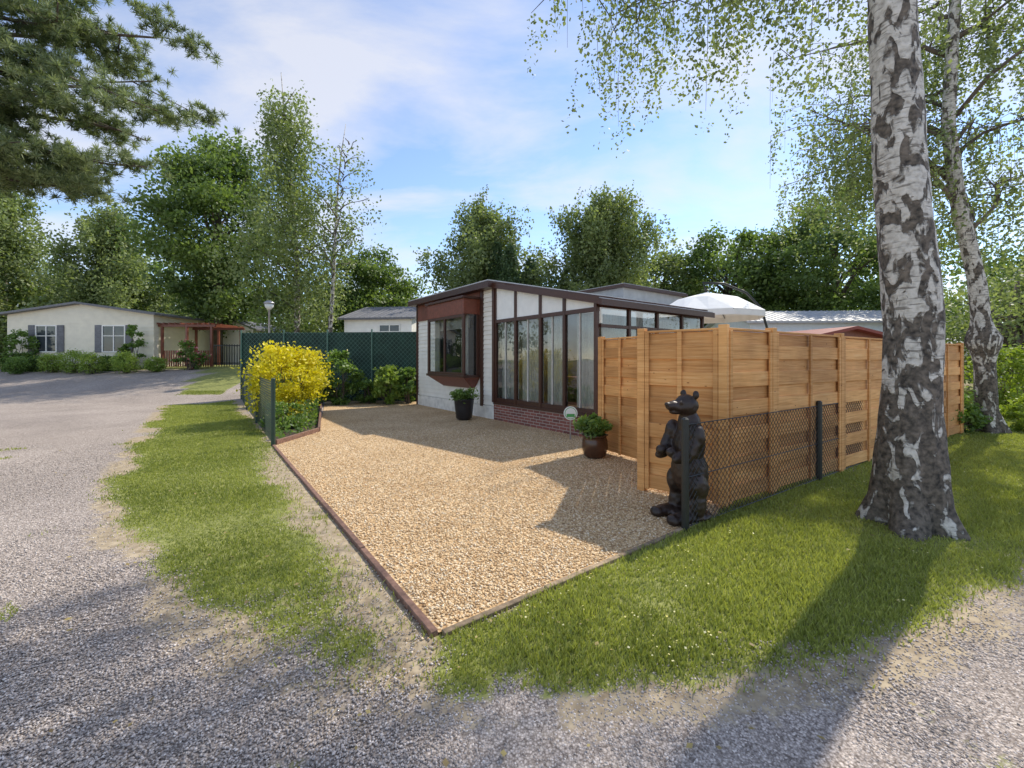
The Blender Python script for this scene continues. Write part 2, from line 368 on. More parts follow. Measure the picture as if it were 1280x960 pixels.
def sheet(name,poly,dz,m):
    bm=bmesh.new(); bm.faces.new([bm.verts.new((a,b,0)) for a,b in poly])
    for yy in np.arange(13.5,24,.5):
        bmesh.ops.bisect_plane(bm,geom=bm.verts[:]+bm.edges[:]+bm.faces[:],plane_co=(0,yy,0),plane_no=(0,1,0))
    for v in bm.verts: v.co.z=float(gz(v.co.y))+dz
    me=bpy.data.meshes.new(name); bm.to_mesh(me); me.materials.append(m); o=bpy.data.objects.new(name,me); return link(o)
drv=sheet('gravel_driveway',DRV,.008,DM)
sheet('garden_bed_soil',BED,.016,SOIL)
b=MB()
def board(b,p,q,w,z0,z1,m,seg=1):
    p=Vector((*p,0));q=Vector((*q,0)); d=(q-p); L=d.length; T=Matrix.Translation(p)@Matrix.Rotation(math.atan2(d.y,d.x),4,'Z')
    for i in range(seg): b.box(L*i/seg+.004,L*(i+1)/seg-.004,-w/2,w/2,z0,z1+random.uniform(-.006,.006),m,T)
board(b,(-.42,2.30),(-4.18,7.42),.045,-.05,.032,0,5)
board(b,(-.38,2.31),(2.0,4.1),.04,-.05,.026,1,4)
board(b,(-4.16,7.46),(-4.03,8.83),.05,-.05,.09,0,1); board(b,(-4.03,8.85),(-6.7,14.9),.05,-.05,.09,0,4)
b.obj('driveway_edging',[EDGE,EDGE2],bevel=.004)
def pebbles(name,n,y0,y1,sz,fn,mats,dz,parent=None):
    d=y0*np.exp(R.uniform(0,1,n)*math.log(y1/y0)); tx=R.uniform(-1.3,1.3,n); x=tx*d; k=fn(x,d); x=x[k];y=d[k]; n=len(x)
    s=sz*R.uniform(.45,1.25,n)
    base=np.array([(1,0,0),(0,1,0),(-1,0,0),(0,-1,0),(0,0,1),(0,0,-1)],float)
    Vv=base[None]*(1+R.uniform(-.3,.3,(n,6,1)))*np.stack([s,s*R.uniform(.6,1,n),s*R.uniform(.45,.75,n)],1)[:,None,:]
    a=R.uniform(0,6.28,n); c,si=np.cos(a)[:,None],np.sin(a)[:,None]; ti=R.normal(size=n)[:,None]*.4
    xx=Vv[...,0]*c-Vv[...,1]*si; yy=Vv[...,0]*si+Vv[...,1]*c; zz=Vv[...,2]+xx*ti
    Vv=np.stack([xx+x[:,None],yy+y[:,None],zz+(dz+gz(y)+s*.25)[:,None]],2)
    Fb=np.array([(0,1,4),(1,2,4),(2,3,4),(3,0,4),(1,0,5),(2,1,5),(3,2,5),(0,3,5)])
    Ff=(np.arange(n)[:,None,None]*6+Fb[None]).reshape(-1,3)
    return rawmesh(name,Vv.reshape(-1,3),Ff,np.repeat(R.random(n),8),mats,parent)
def stonemat(name,st):
    m,nt,b=mat(name); at=N(nt,'ShaderNodeAttribute',attribute_name='v'); r=ramp(nt,st,at.outputs['Fac'])
    nt.links.new(r.outputs[0],b.inputs['Base Color']); b.inputs['Roughness'].default_value=.8; return m
SG=stonemat('grey_stones',[(0,(.23,.195,.17)),(.4,(.40,.35,.31)),(.85,(.57,.50,.45)),(1,(.78,.70,.63))])
SB=stonemat('beige_stones',[(0,(.40,.25,.12)),(.35,(.62,.43,.225)),(.75,(.78,.59,.35)),(1,(.88,.77,.58))])
def froad(x,y):
    g,_=grassmask(x,y); d=dirtmask(x,y); return (sdf(DRV,x,y)<-.03)&(R.random(len(x))>np.maximum(g,.75*d))
pebbles('road_gravel_stones',190000,1.2,7.5,.0072,froad,[SG],0)
pebbles('driveway_gravel_stones',170000,2.2,9,.0115,lambda x,y:(sdf(DRV,x,y)>.03),[SB],.008)
pebbles('stray_stones',6000,1.6,9,.01,lambda x,y:(sdf(DRV,x,y)<-.02)&(sdf(DRV,x,y)>-.45)&(R.random(len(x))<np.exp(sdf(DRV,x,y)*6)),[SB],0)
def grassblades(name,n,y0,y1):
    d=R.uniform(y0,y1,n); x=R.uniform(-1.35,1.5,n)*d; g,_=grassmask(x,d)
    k=(R.random(n)<g**1.3*(.5+.9*fbm(x,d,2.2,90)))&(sdf(DRV,x,d)<-.03)&(sdf(BED,x,d)<0); x=x[k];y=d[k]; n=len(x)
    h=(.012+.034*fbm(x,y,1.1,50)*R.uniform(.4,1.3,n))*(1+.35*(x>0)); w=.0022+.0007*y
    a=R.uniform(0,6.28,n); dx=np.cos(a)*w;dy=np.sin(a)*w; b2=R.uniform(0,6.28,n); lx=np.cos(b2)*h*.8*R.random(n); ly=np.sin(b2)*h*.8*R.random(n)
    z=gz(y)-.003
    V=np.stack([np.stack([x-dx,y-dy,z],1),np.stack([x+dx,y+dy,z],1),np.stack([x+lx*.45+dx*.7,y+ly*.45+dy*.7,z+h*.6],1),np.stack([x+lx,y+ly,z+h],1)],1)
    F=np.arange(4*n).reshape(n,4)
    v=.1+.7*fbm(x,y,.9,60)+.3*(fbm(x,y,4,64)-.5)+R.uniform(-.25,.35,n)
    rawmesh(name,V.reshape(-1,3),F,v,[GRS])
grassblades('grass',1000000,1.9,17)
n=2000; d=R.uniform(2,9,n); x=R.uniform(0,1.2,n)*d; g,_=grassmask(x,d); k=(g>.8)&(sdf(DRV,x,d)<-.1)&(fbm(x,d,1.2,70)>.56)
leaves('lawn_flowers',np.stack([x[k],d[k],np.full(k.sum(),.04)],1),.013,R.random(k.sum()),FLW,None,1,4)
n=260; d=R.uniform(1.4,9,n); x=R.uniform(-1.1,1.1,n)*d; k=sdf(DRV,x,d)<.0
leaves('fallen_leaves',np.stack([x[k],d[k],np.full(k.sum(),.022)],1),.03,R.random(k.sum()),DRY,None,.7,6)
# ---------- wooden fence
def wpanel(b,p,q,h,z0=.05,mid=True,posts=(True,True),ph=None):
    p=Vector((*p,0));q=Vector((*q,0)); d=q-p; L=d.length; T=Matrix.Translation(p)@Matrix.Rotation(math.atan2(d.y,d.x),4,'Z')
    n=12; bh=(h-z0)/n
    for i in range(n):
        o=.012 if i%2 else -.012
        b.box(.05,L-.05,o-.009,o+.009,z0+i*bh+.001,z0+(i+1)*bh+(.012 if i<n-1 else 0),0,T)
    for xx in ([.07,L/2,L-.07] if mid else [.07,L-.07]):
        b.box(xx-.024,xx+.024,-.042,-.022,z0-.01,h+.005,0,T)
        b.box(xx-.024,xx+.024,.022,.042,z0-.01,h+.005,0,T)
    b.box(.03,L-.03,-.03,.03,h+.006,h+.03,0,T)
    ph=ph or h+.06
    for s,xx in zip(posts,(0,L)):
        if s: b.box(xx-.042,xx+.042,-.045,.045,0,ph,0,T)
F0=Vector((2.15,4.3)); fd=Vector((.851,.525))
b=MB(); wpanel(b,(1.50,4.88),F0,1.80)
ts=[0,.9,2.62,4.4,6.2,8.1]
for i in range(len(ts)-1):
    wpanel(b,F0+fd*ts[i],F0+fd*ts[i+1],1.80-.004*i,mid=(ts[i+1]-ts[i])>1.2,posts=(False,True))
b.obj('wooden_fence',[WOOD],bevel=.003)
b=MB(); wpanel(b,(1.47,6.95),(1.90,6.12),1.82,mid=True); wpanel(b,(1.90,6.12),(1.56,4.95),1.70,mid=False,posts=(False,False)); b.obj('wooden_gate',[WOOD],bevel=.003)
# ---------- chain link fences
def chain(name,P,h,sp,r,m,wr=.0022,z0=.03,rails=True):
    b=MB()
    for (a,c) in zip(P[:-1],P[1:]):
        a=Vector(a);c=Vector(c);L=(c-a).length;d=(c-a)/L
        def pt(u,z):
            q=a+d*u; return (q.x,q.y,z+float(gz(q.y)))
        u=-h
        while u<L:
            for s in (0,1):
                u0,z_0,u1,z_1=u,z0,u+h-z0,h
                if u0<0: z_0+=-u0; u0=0
                if u1>L: z_1-=(u1-L); u1=L
                if z_1>z_0+.01:
                    if s: b.tube([pt(L-u0,z_0),pt(L-u1,z_1)],[wr,wr],3)
                    else: b.tube([pt(u0,z_0),pt(u1,z_1)],[wr,wr],3)
            u+=sp
        for zz in (z0,h*.5,h): b.tube([pt(0,zz),pt(L,zz)],[wr*1.6]*2,4)
    for p in P:
        gg=float(gz(p[1])); b.tube([(p[0],p[1],gg-.05),(p[0],p[1],gg+h+.05),(p[0],p[1],gg+h+.065)],[r,r,r*.5],10)
    return b.obj(name,[m])
chain('chain_link_fence',[(1.52,3.72),(3.82,5.27),(6.1,6.8),(8.5,8.4),(9.7,9.2)],.93,.068,.032,BLACKP,.003)
chain('chain_link_fence',[(-4.17,7.40),(-6.08,10.1),(-8.0,12.8),(-9.85,15.45)],1.12,.095,.035,GREENP,.0028)
b=MB(); A=Vector((-9.95,15.6));B=Vector((-3.35,15.0)); d=B-A; L=d.length; T=Matrix.Translation((A.x,A.y,0))@Matrix.Rotation(math.atan2(d.y,d.x),4,'Z')
b.box(0,L,.01,.03,.0,2.5,0,T)
for i in range(5): b.tube([T@Vector((L*i/4,-.02,0)),T@Vector((L*i/4,-.02,2.6))],[.03,.03],8,1)
u=-2.5
while u<L:
    for s in (0,1):
        u0,z_0,u1,z_1=u,.05,u+2.45,2.5
        if u0<0:z_0-=u0;u0=0
        if u1>L:z_1-=u1-L;u1=L
        if z_1>z_0: 
            q=[(u0,z_0),(u1,z_1)]
            if s:q=[(L-a_,c_) for a_,c_ in q]
            b.tube([T@Vector((a_,-.012-.004*s,c_)) for a_,c_ in q],[.007]*2,3,1)
    u+=.16
b.obj('green_privacy_fence',[GREENM,plain('green_wire',(.10,.2,.15),.5)])
# ---------- main house
h=empty('mobile_home',(1.62,7.95,0),math.atan2(-.798,.602))
H=-7.96;P0=-3.41
b=MB()
b.box(H,P0,.02,9,.0,3.3,0)
z=.35
while z<3.25:
    for (a,c) in ((H,-6.25),(-4.05,P0)): b.add([(a,-.016,z),(c,-.016,z),(c,.0,z+.115),(a,.0,z+.115),(a,.02,z),(c,.02,z),(c,.02,z+.115),(a,.02,z+.115)],[(0,1,2,3),(0,4,5,1),(0,3,7,4),(1,5,6,2)],0)
    if z<.75 : b.add([(-6.25,-.016,z),(-4.05,-.016,z),(-4.05,.0,z+.115),(-6.25,.0,z+.115),(-6.25,.02,z),(-4.05,.02,z)],[(0,1,2,3),(0,4,5,1)],0)
    z+=.12
b.obj('walls',[WHITE],h)
b=MB(); b.box(H-.02,P0-.003,-.03,.018,0,.33,0); b.obj('skirting',[plain('white_skirting',(.78,.76,.71),.6)],h)
b=MB()
b.box(H-.18,P0+.1,-.28,9.2,3.3,3.46,0)
b.box(H-.03,H+.06,-.05,.018,.0,3.3,0); b.box(P0-.62,P0-.5,-.045,.018,.3,3.3,0); b.box(P0-.045,P0+.045,-.06,.03,.44,3.3,0)
b.obj('roof_edge',[BROWN],h)
b=MB(); b.box(H-.17,P0+.09,-.27,9.19,3.463,3.49,0); b.obj('roof_sheet',[GREY],h)
b=MB(); 
xx=H+.1
while xx<P0-.7: b.box(xx,min(xx+.11,P0-.66),-.04,.018,2.78,3.3,0); xx+=.115
b.obj('gable_boards',[BROWN2],h)
b=MB(); b.box(-7.2,-3.6,5.3,8.8,3.49,3.9,2); b.box(-7.35,-3.45,5.15,8.95,3.9,4.0,1); b.box(-7.3,-3.5,5.2,8.9,4.002,4.03,2); b.obj('raised_rear_roof',[WHITE,BROWN,GREY],h)
b=MB(); x0,x1,o=-6.2,-4.1,-.5
b.box(x0,x1,o,-.0,2.70,3.1,1)
b.box(x0-.06,x1+.06,o-.06,.0,3.1,3.16,0)
b.add([(x0,o,1.04),(x1,o,1.04),(x1,0,1.04),(x0,0,1.04),(x0+.25,-.1,.74),(x1-.25,-.1,.74),(x1-.25,0,.74),(x0+.25,0,.74)],[(0,1,5,4),(1,2,6,5),(3,0,4,7),(4,5,6,7),(0,3,2,1)],1)
b.box(x0-.03,x1+.03,o-.03,0,1.04,1.10,0)
for (a,c) in ((x0,x0+.09),(x1-.09,x1),(-5.2,-5.13)): b.box(a,c,o,o+.06,1.1,2.7,0)
b.box(x1-.055,x1-.002,-.10,0,1.1,2.7,0); b.box(x0+.002,x0+.055,-.1,0,1.1,2.7,0)
b.box(x0+.09,x1-.09,o+.003,o+.05,2.62,2.7,0); b.box(x0+.09,x1-.09,o+.003,o+.05,1.1,1.17,0)
b.obj('bay_window_frame',[BROWN,BROWN2],h,bevel=.004)
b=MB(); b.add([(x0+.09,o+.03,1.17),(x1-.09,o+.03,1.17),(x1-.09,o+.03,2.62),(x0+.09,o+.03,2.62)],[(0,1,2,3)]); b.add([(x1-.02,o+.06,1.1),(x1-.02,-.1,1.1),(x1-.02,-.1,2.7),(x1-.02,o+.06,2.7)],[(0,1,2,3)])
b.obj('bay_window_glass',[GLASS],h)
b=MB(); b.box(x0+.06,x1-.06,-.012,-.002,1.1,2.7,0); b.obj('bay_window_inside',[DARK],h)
def curtain(b,x0,x1,y,z0,z1,T=None,amp=.025,per=.09,alongy=False):
    n=int((x1-x0)/.015); vs=[];fs=[]
    for i in range(n+1):
        xx=x0+(x1-x0)*i/n; yy=y+amp*math.sin(xx/per*6.28+math.sin(xx*7))*(.7+.3*math.sin(xx*3.1))
        for zz in (z0,z1): vs.append((yy,xx,zz) if alongy else (xx,yy,zz))
    for i in range(n): fs.append((2*i,2*i+2,2*i+3,2*i+1))
    b.add(vs,fs,0)
b=MB(); curtain(b,x0+.1,x0+.4,-.3,1.12,2.68); curtain(b,x1-.45,x1-.1,-.3,1.12,2.68); curtain(b,x0+.1,x1-.1,-.25,2.35,2.68)
for (a,c) in ((-3.3,-2.62),(-2.5,-1.72),(-1.62,-.98),(-.72,-.12)): curtain(b,a,c,.16,.46,2.42)
curtain(b,.35,3.5,-.2,.46,2.40,alongy=True)
b.obj('curtains',[CURT],h,True)
b=MB(); b.box(P0,.05,-.03,.09,0,.40,0); b.box(-.07,.05,.09,3.7,0,.40,0); b.obj('porch_brick_wall',[BRICK],h)
b=MB(); b.box(P0,.06,-.05,.10,.40,.45,0); b.box(-.06,.06,.10,3.7,.401,.451,0)
b.box(P0+.045,-.05,-.02,.05,.45,.56,0)
ux=[-3.36,-2.535,-1.646,-.898,-.05]
for u_ in ux:
    zt=2.67-.22*u_-.07; b.box(u_-.035,u_+.035,-.035,.045,.452,zt,0)
b.box(P0,.0,-.03,.04,2.42,2.50,0)
for u_ in [(ux[i]+ux[i+1])/2 for i in range(4)]: b.box(u_-.014,u_+.014,-.012,.03,.56,2.42,1)
for yy in (.9,1.85,2.8,3.68): b.box(-.035,.035,yy-.03,yy+.03,.452,2.6,0)
b.box(-.03,.03,.05,3.7,2.12,2.18,0); b.box(-.031,.031,.05,3.7,2.5,2.6,0)
def slab(b,xa,xb,y0,y1,off,th,m):
    za=2.67-.22*xa+off; zb=2.67-.22*xb+off
    b.add([(xa,y0,za-th),(xb,y0,zb-th),(xb,y1,zb-th),(xa,y1,za-th),(xa,y0,za),(xb,y0,zb),(xb,y1,zb),(xa,y1,za)],[(0,3,2,1),(4,5,6,7),(0,1,5,4),(1,2,6,5),(2,3,7,6),(3,0,4,7)],m)
slab(b,P0+.1,.12,-.14,-.06,.02,.13,0); slab(b,.121,.2,-.14,3.9,.0,.12,0)
for yy in np.linspace(.3,3.7,6): slab(b,P0+.1,.12,yy-.02,yy+.02,.045,.09,0)
b.obj('porch_frame',[BROWN,plain('grey_glazing_bar',(.55,.54,.5),.4)],h)
b=MB(); slab(b,P0+.1,.16,-.12,3.88,.015,.02,0); b.obj('porch_roof',[GREY],h)
b=MB()
for i in range(4):
    a=ux[i]+.035;c=ux[i+1]-.035
    b.add([(a,.0,2.5),(c,.0,2.5),(c,.0,2.67-.22*c-.1),(a,.0,2.67-.22*a-.1)],[(0,1,2,3)],1)
    b.add([(a,.01,.56),(c,.01,.56),(c,.01,2.42),(a,.01,2.42)],[(0,1,2,3)],0)
yb=[.05,.9,1.85,2.8,3.65]
for i in range(4):
    b.add([(0,yb[i]+.03,2.18),(0,yb[i+1]-.03,2.18),(0,yb[i+1]-.03,2.5),(0,yb[i]+.03,2.5)],[(0,1,2,3)],0)
    b.add([(0,yb[i]+.03,.46),(0,yb[i+1]-.03,.46),(0,yb[i+1]-.03,2.12),(0,yb[i]+.03,2.12)],[(0,1,2,3)],0)
b.obj('porch_glass',[GLASS,plain('white_translucent_panel',(.85,.85,.82),.4,.05)],h)
b=MB(); b.box(P0+.05,-.08,.12,3.6,.02,.3,0); b.box(P0+.02,-.05,3.6,3.7,.02,2.6,1); b.box(-2.9,-1.9,1.5,2.5,.3,1.05,2); b.box(-1.5,-1.0,1.8,2.3,.3,1.2,2); b.obj('porch_interior',[FLOOR,CREAM,BROWN2],h)
sg=empty('garden_sign',(1.1,7.99,0)); b=MB(); b.box(-.012,.012,-.01,.01,0,.4,0); b.obj('stake',[METAL],sg)
b=MB(); T=Matrix.Translation((0,-.02,.5))@Matrix.Rotation(math.radians(90),4,'X')
def disc(b,r,z0,z1,T,m,seg=28):
    vs=[(r*math.cos(6.2832*k/seg),r*math.sin(6.2832*k/seg),zz) for zz in (z0,z1) for k in range(seg)]
    b.add(vs,[list(range(seg))[::-1],[seg+k for k in range(seg)]]+[(k,(k+1)%seg,seg+(k+1)%seg,seg+k) for k in range(seg)],m,T)
disc(b,.13,0,.015,T,0); disc(b,.11,.016,.02,T,1); disc(b,.10,.021,.024,T,0); b.box(-.075,.075,-.0465,-.0445,.43,.49,1); b.obj('plate',[SIGNW,SIGNG],sg)
def pot(name,loc,prof,m,rad,n,ls,lm,hb):
    e=empty(name,(*loc,.01)); b=MB(); b.lathe(prof,m=0); b.obj('pot',[m],e,True)
    C,P,v=clumps(26,(0,0,hb),rad,rad[0]*.4,n//26,.3); leaves('plant',P,ls,v+.15,lm,e,.35,.2)
    b=MB()
    for c in C: b.tube(limb_pts((0,0,prof[-1][1]-.02),c,.1),[.006]*6,4)
    b.obj('stems',[GRN],e)
    return e
pot('potted_plant',(-1.20,10.6),[(.14,0),(.20,.05),(.23,.3),(.25,.5),(.27,.52),(.24,.52),(.23,.47)],POTB,(.3,.3,.12),1500,.09,GRN,.62)
pot('potted_plant',(1.27,6.5),[(.12,0),(.16,.03),(.20,.15),(.19,.27),(.17,.32),(.205,.35),(.18,.35),(.17,.30)],POTC,(.25,.25,.15),1600,.10,GRN,.50)
# ---------- bear statue
st=empty('carved_bear_statue',(1.66,4.02,0),math.radians(18)); bm=bmesh.new()
def ell(c,r,ry=0,rx=0):
    M=Matrix.Translation(c)@Matrix.Rotation(math.radians(ry),4,'Y')@Matrix.Rotation(math.radians(rx),4,'X')@Matrix.Diagonal((*r,1))
    bmesh.ops.create_icosphere(bm,subdivisions=3,radius=1,matrix=M)
for s in (-1,1):
    ell((-.13,.12*s,.055),(.15,.075,.06)); ell((-.25,.12*s,.05),(.055,.07,.05)); ell((.0,.12*s,.17),(.09,.085,.17),10); ell((.0,.11*s,.33),(.12,.10,.15),-20)
    ell((-.03,.16*s,.80),(.08,.07,.12)); ell((-.09,.175*s,.70),(.055,.055,.14),25); ell((-.17,.12*s,.62),(.10,.05,.05),-25,0); ell((-.235,.07*s,.655),(.05,.045,.045))
    ell((.03,.085*s,1.175),(.028,.03,.04)); ell((-.115,.05*s,1.105),(.018,.018,.018))
ell((.03,0,.45),(.16,.17,.24),-6); ell((.02,0,.70),(.13,.16,.22),6); ell((.02,0,.90),(.095,.11,.13),10)
ell((-.01,0,1.07),(.11,.105,.105),20); ell((-.12,0,1.06),(.10,.058,.05),18); ell((-.19,0,1.065),(.045,.045,.036)); ell((-.23,0,1.09),(.02,.026,.018)); ell((-.13,0,1.01),(.07,.04,.022),5)
ell((.17,0,.3),(.05,.045,.05)); ell((.02,0,.05),(.20,.2,.045))
me=bpy.data.meshes.new('body'); bm.to_mesh(me); me.materials.append(STAT); o=link(bpy.data.objects.new('body',me),st)
rm=o.modifiers.new('r','REMESH'); rm.mode='VOXEL'; rm.voxel_size=.0105; rm.use_smooth_shade=True
sm=o.modifiers.new('s','SMOOTH'); sm.iterations=3
tx=bpy.data.textures.new('carve','VORONOI'); tx.noise_scale=.05; dp=o.modifiers.new('d','DISPLACE'); dp.texture=tx; dp.strength=.010; dp.mid_level=.4
# ---------- near birches
def birch_near(name,loc,axis_pts,rads,seg=56,rings=170,burl=None):
    e=empty(name,loc); A=np.array(axis_pts,float); zz=A[:,2]; vs=[];fs=[]
    for i in range(rings):
        t=i/(rings-1); z=zz[0]+(zz[-1]-zz[0])*t**1.35
        cx=np.interp(z,zz,A[:,0]);cy=np.interp(z,zz,A[:,1]); r=np.interp(z,zz,rads)
        for k in range(seg):
            a=6.28318*k/seg; q=Vector((math.cos(a)*2.2,math.sin(a)*2.2,z*1.6+loc[0]))
            n=mn.noise(q)*.08+mn.noise(q*3.1)*.045+mn.noise(Vector((q.x*5,q.y*5,q.z*2)))*.05*max(.3,1-z/4)
            fl=math.exp(-max(z,0)*3.2)*.28*(math.sin(a*5+1)+.6*math.sin(a*3+2))
            rr=r*(1+n+fl)
            if burl: rr+=burl[1]*math.exp(-((z-burl[0])/.28)**2)*(.7+.7*abs(mn.noise(q*2)))
            vs.append((cx+math.cos(a)*rr,cy+math.sin(a)*rr,z))
    for i in range(rings-1):
        for k in range(seg): fs.append((i*seg+k,i*seg+(k+1)%seg,(i+1)*seg+(k+1)%seg,(i+1)*seg+k))
    b=MB(); b.add(vs,fs,0); b.obj('trunk',[BBARK],e,True); return e
B1=(3.62,3.85,-.06)
e1=birch_near('birch_tree',B1,[(0,0,0),(-.0,0,.3),(.0,.0,1.1),(.03,.0,1.9),(-.1,0,3.3),(-.17,0,4.8),(-.3,.1,8),(-.2,.3,13)],[.37,.265,.215,.205,.185,.165,.12,.04])
B2=(9.95,8.8,-.05)
e2=birch_near('birch_tree',B2,[(0,0,0),(-.1,0,.5),(-.15,0,1.8),(-.3,0,3.2),(-.72,0,5),(-.9,0,6.5),(-.75,0,9),(-.6,0,14)],[.30,.18,.15,.14,.125,.11,.09,.03],40,110,(1.95,.13))
def limbs_strands(e,limbs,L,kper,per,ls,jit=.05,th=.05,m=BIR):
    b=MB(); S=[]
    for a,c in limbs:
        pts=limb_pts(a,c,.12,6); b.tube(pts,[th,th*.8,th*.6,th*.45,th*.3,th*.2,.008],6)
        P=np.array(pts); k=kper; t=R.uniform(.25,1.0,k)*6; i0=np.minimum(t.astype(int),5); f=(t-i0)[:,None]; q=P[i0]*(1-f)+P[i0+1]*f
        off_=R.normal(size=(k,3))*np.array([.45,.45,.2])
        for u in range(0,k,2): b.tube([q[u],q[u]+off_[u]*.6+np.array([0,0,.12]),q[u]+off_[u]],[.012,.008,.004],4)
        S.append(q+off_)
    S=np.concatenate(S); P,v=strands(S,L,per,jit,.18); leaves('leaves',P,ls,v,m,e,.75,.2,1.)
    for s in S[::3]: b.tube([s,s+np.array([R.normal()*.06,R.normal()*.06,-L*.6])],[.004,.002],3)
    b.obj('limbs',[BARK],e,True)
lm=[((-.25,0,5.2),(-2.7,1.6,6.4)),((-.25,0,5.6),(-1.9,2.0,6.2)),((-.25,0,6.0),(-1.2,2.6,7.4)),((-.25,0,5.2),(-2.1,2.6,6.8)),((-.25,0,5.2),(1.1,1.4,7.0))]
limbs_strands(e1,lm,1.5,44,50,.05)
lm=[]
for i in range(12):
    a=R.uniform(0,6.28); z=R.uniform(7,11); r=R.uniform(1.6,3.2)*(1.1-(z-6)/9); lm.append(((-.25,.1,z),(-.25+math.cos(a)*r,math.sin(a)*r,z+r*.35)))
limbs_strands(e1,lm,1.4,34,28,.07)
lm=[]
for i in range(14):
    a=R.uniform(0,6.28); z=R.uniform(5.2,9.5); r=R.uniform(1.6,3.4)*(1.1-max(z-6,0)/9); lm.append(((-.7,.1,z),(-.7+math.cos(a)*r,.4+math.sin(a)*r,z+r*.3)))
lm+=[((-.6,0,4.6),(-3.0,-.1,6.4)),((-.6,0,5),(-3.2,.8,7.2)),((-.8,0,5.6),(1.2,-.4,6.6)),((-.5,0,4.2),(1.4,.6,5.6)),((-.6,0,5),(-2.2,1.1,6.2)),((-.5,0,4.2),(.9,1.6,5.2))]
limbs_strands(e2,lm,2.0,40,44,.07)
# ---------- scots pine, upper left
pe=empty('pine_tree',(-10.9,7.7,0)); b=MB(); b.tube([(0,0,0),(.1,0,4),(0,0,8),(.2,0,13)],[.32,.26,.2,.06],12); PP=[];VV=[]
def needlepad(c,r,n):
    K=max(6,int(n/60)); d=R.normal(size=(K,3))*np.array([r,r,r*.4])*.6; cc=np.array(c)+d
    u=unit(R.normal(size=(K,60,3))+np.array([0,0,.5])); ln=R.uniform(.02,.10,(K,60,1)); P=cc[:,None]+u*ln
    PP.append((P.reshape(-1,3),u.reshape(-1,3))); VV.append((R.uniform(.0,.65,K)[:,None]+.35*d[:,2:3]/r+R.uniform(-.15,.3,(K,60))).reshape(-1))
for (ox,oz,ex,ey,ez) in [(0,5.2,4.1,.2,5.1),(0,5.8,4.4,-.5,5.9),(0,6.4,4.2,.2,6.7),(0,7.2,3.4,-.7,7.4),(0,7.4,4.3,.5,8.0),(0,8,3.6,-.2,8.7),(0,5.0,3.0,-.9,5.0),(0,5.4,2.4,1.2,5.4),(0,6.5,2.6,-1.0,6.7),(0,7.5,2.4,1.2,7.9),(0,4.9,2.4,.4,4.8),(0,7,-2,1,8),(0,9,1,-2,10),(0,10,1,1,11.5),(0,6,3.4,1.0,6.0)]:
    pts=limb_pts((ox,0,oz),(ex,ey,ez),.06,6); b.tube(pts,[.07,.06,.05,.04,.03,.02,.01],6)
    P=np.array(pts)
    for t in R.uniform(1.4,6.,9):
        i0=min(int(t),5); q=P[i0]+(P[i0+1]-P[i0])*(t-i0); w=q+R.normal(size=3)*np.array([.34,.42,.16]); b.tube([q,w],[.014,.007],4); needlepad(w,.38,2000)
b.obj('trunk',[BARK],pe,True)
P=np.concatenate([a for a,_ in PP]);U=np.concatenate([u for _,u in PP]);v=np.concatenate(VV); side=unit(np.cross(U,R.normal(size=U.shape)))*.0065; hf=U*.042
Vv=np.stack([P-hf-side,P-hf+side,P+hf+side*.4,P+hf-side*.4],1).reshape(-1,3); rawmesh('needles',Vv,np.arange(len(Vv)).reshape(-1,4),v,[PIN],pe)
# ---------- background trees
oak('oak_tree',(-18.1,26),14.6,3.2,.14,K=115,n=300,ls=.24,cr=1.2)
birch_far('birch_tree',(-12.0,23.5),16.8,2.9,.15,K=600,lean=-.7,per=38,ls=.16,L=2.6,nl=22)
birch_far('birch_tree',(-10.0,23),13.6,2.4,.35,K=110,per=22,lean=1.2,trunk=.13)
oak('oak_tree',(-11.2,33),9.2,3.6,.1,K=80,n=260,ls=.27)
birch_far('birch_tree',(-2.0,31),12.6,4.8,.06,K=1050,per=42,ls=.2,nl=20)
birch_far('birch_tree',(6.3,31),13.2,5.2,.04,K=1500,per=46,ls=.2,L=2.6,pw=.5,nl=24)
oak('oak_tree',(17.2,34),10.8,4.4,.1,K=95,n=270,ls=.28)
oak('oak_tree',(22.2,29),12.6,4.4,.1,K=105,n=290,ls=.26)
birch_far('birch_tree',(-28.5,30),12,4.0,.06,K=900,per=42,ls=.2,nl=20)
birch_far('birch_tree',(-36,30),14,4.0,.06,K=850,per=42,ls=.2,nl=20)
oak('broadleaf_tree',(11.8,35),9.6,3.4,.08,K=65,n=240,ls=.27,m=BIR)
def conifer(name,loc,H,r):
    e=empty(name,(*loc,float(gz(loc[1]))-.05)); n=9000; t=R.random(n)**.7; a=R.uniform(0,6.28,n); lay=.75+.25*np.sin(t*H*6+a*2); rr=r*(1-t)**.75*lay*R.uniform(.4,1.1,n)**.4+.05
    leaves('foliage',np.stack([np.cos(a)*rr,np.sin(a)*rr,.3+t*H*.97],1)+R.normal(size=(n,3))*.1,.2,R.uniform(0,.7,n)+.2*(rr/r),CON,e,.4,0,.5)
    b=MB(); b.tube([(0,0,0),(0,0,H*.9)],[.15,.03],7); b.obj('trunk',[BARK],e); return e
conifer('conifer_tree',(-.1,27.5),7.6,1.6); conifer('conifer_tree',(1.2,28),6.8,1.6); conifer('conifer_tree',(-1.0,29),8.2,1.6)
oak('broadleaf_tree',(-21.3,30),6.4,1.9,.1,K=30,n=200,ls=.2,m=OAK); oak('broadleaf_tree',(-25,33),7.2,2.4,.08,K=40,n=200,ls=.22,m=BIR)
oak('broadleaf_tree',(24,17.5),8,2.6,.1,K=45,n=220,ls=.17); oak('broadleaf_tree',(19,16),5.5,2.1,.05,K=40,n=220,ls=.15,m=BIR)
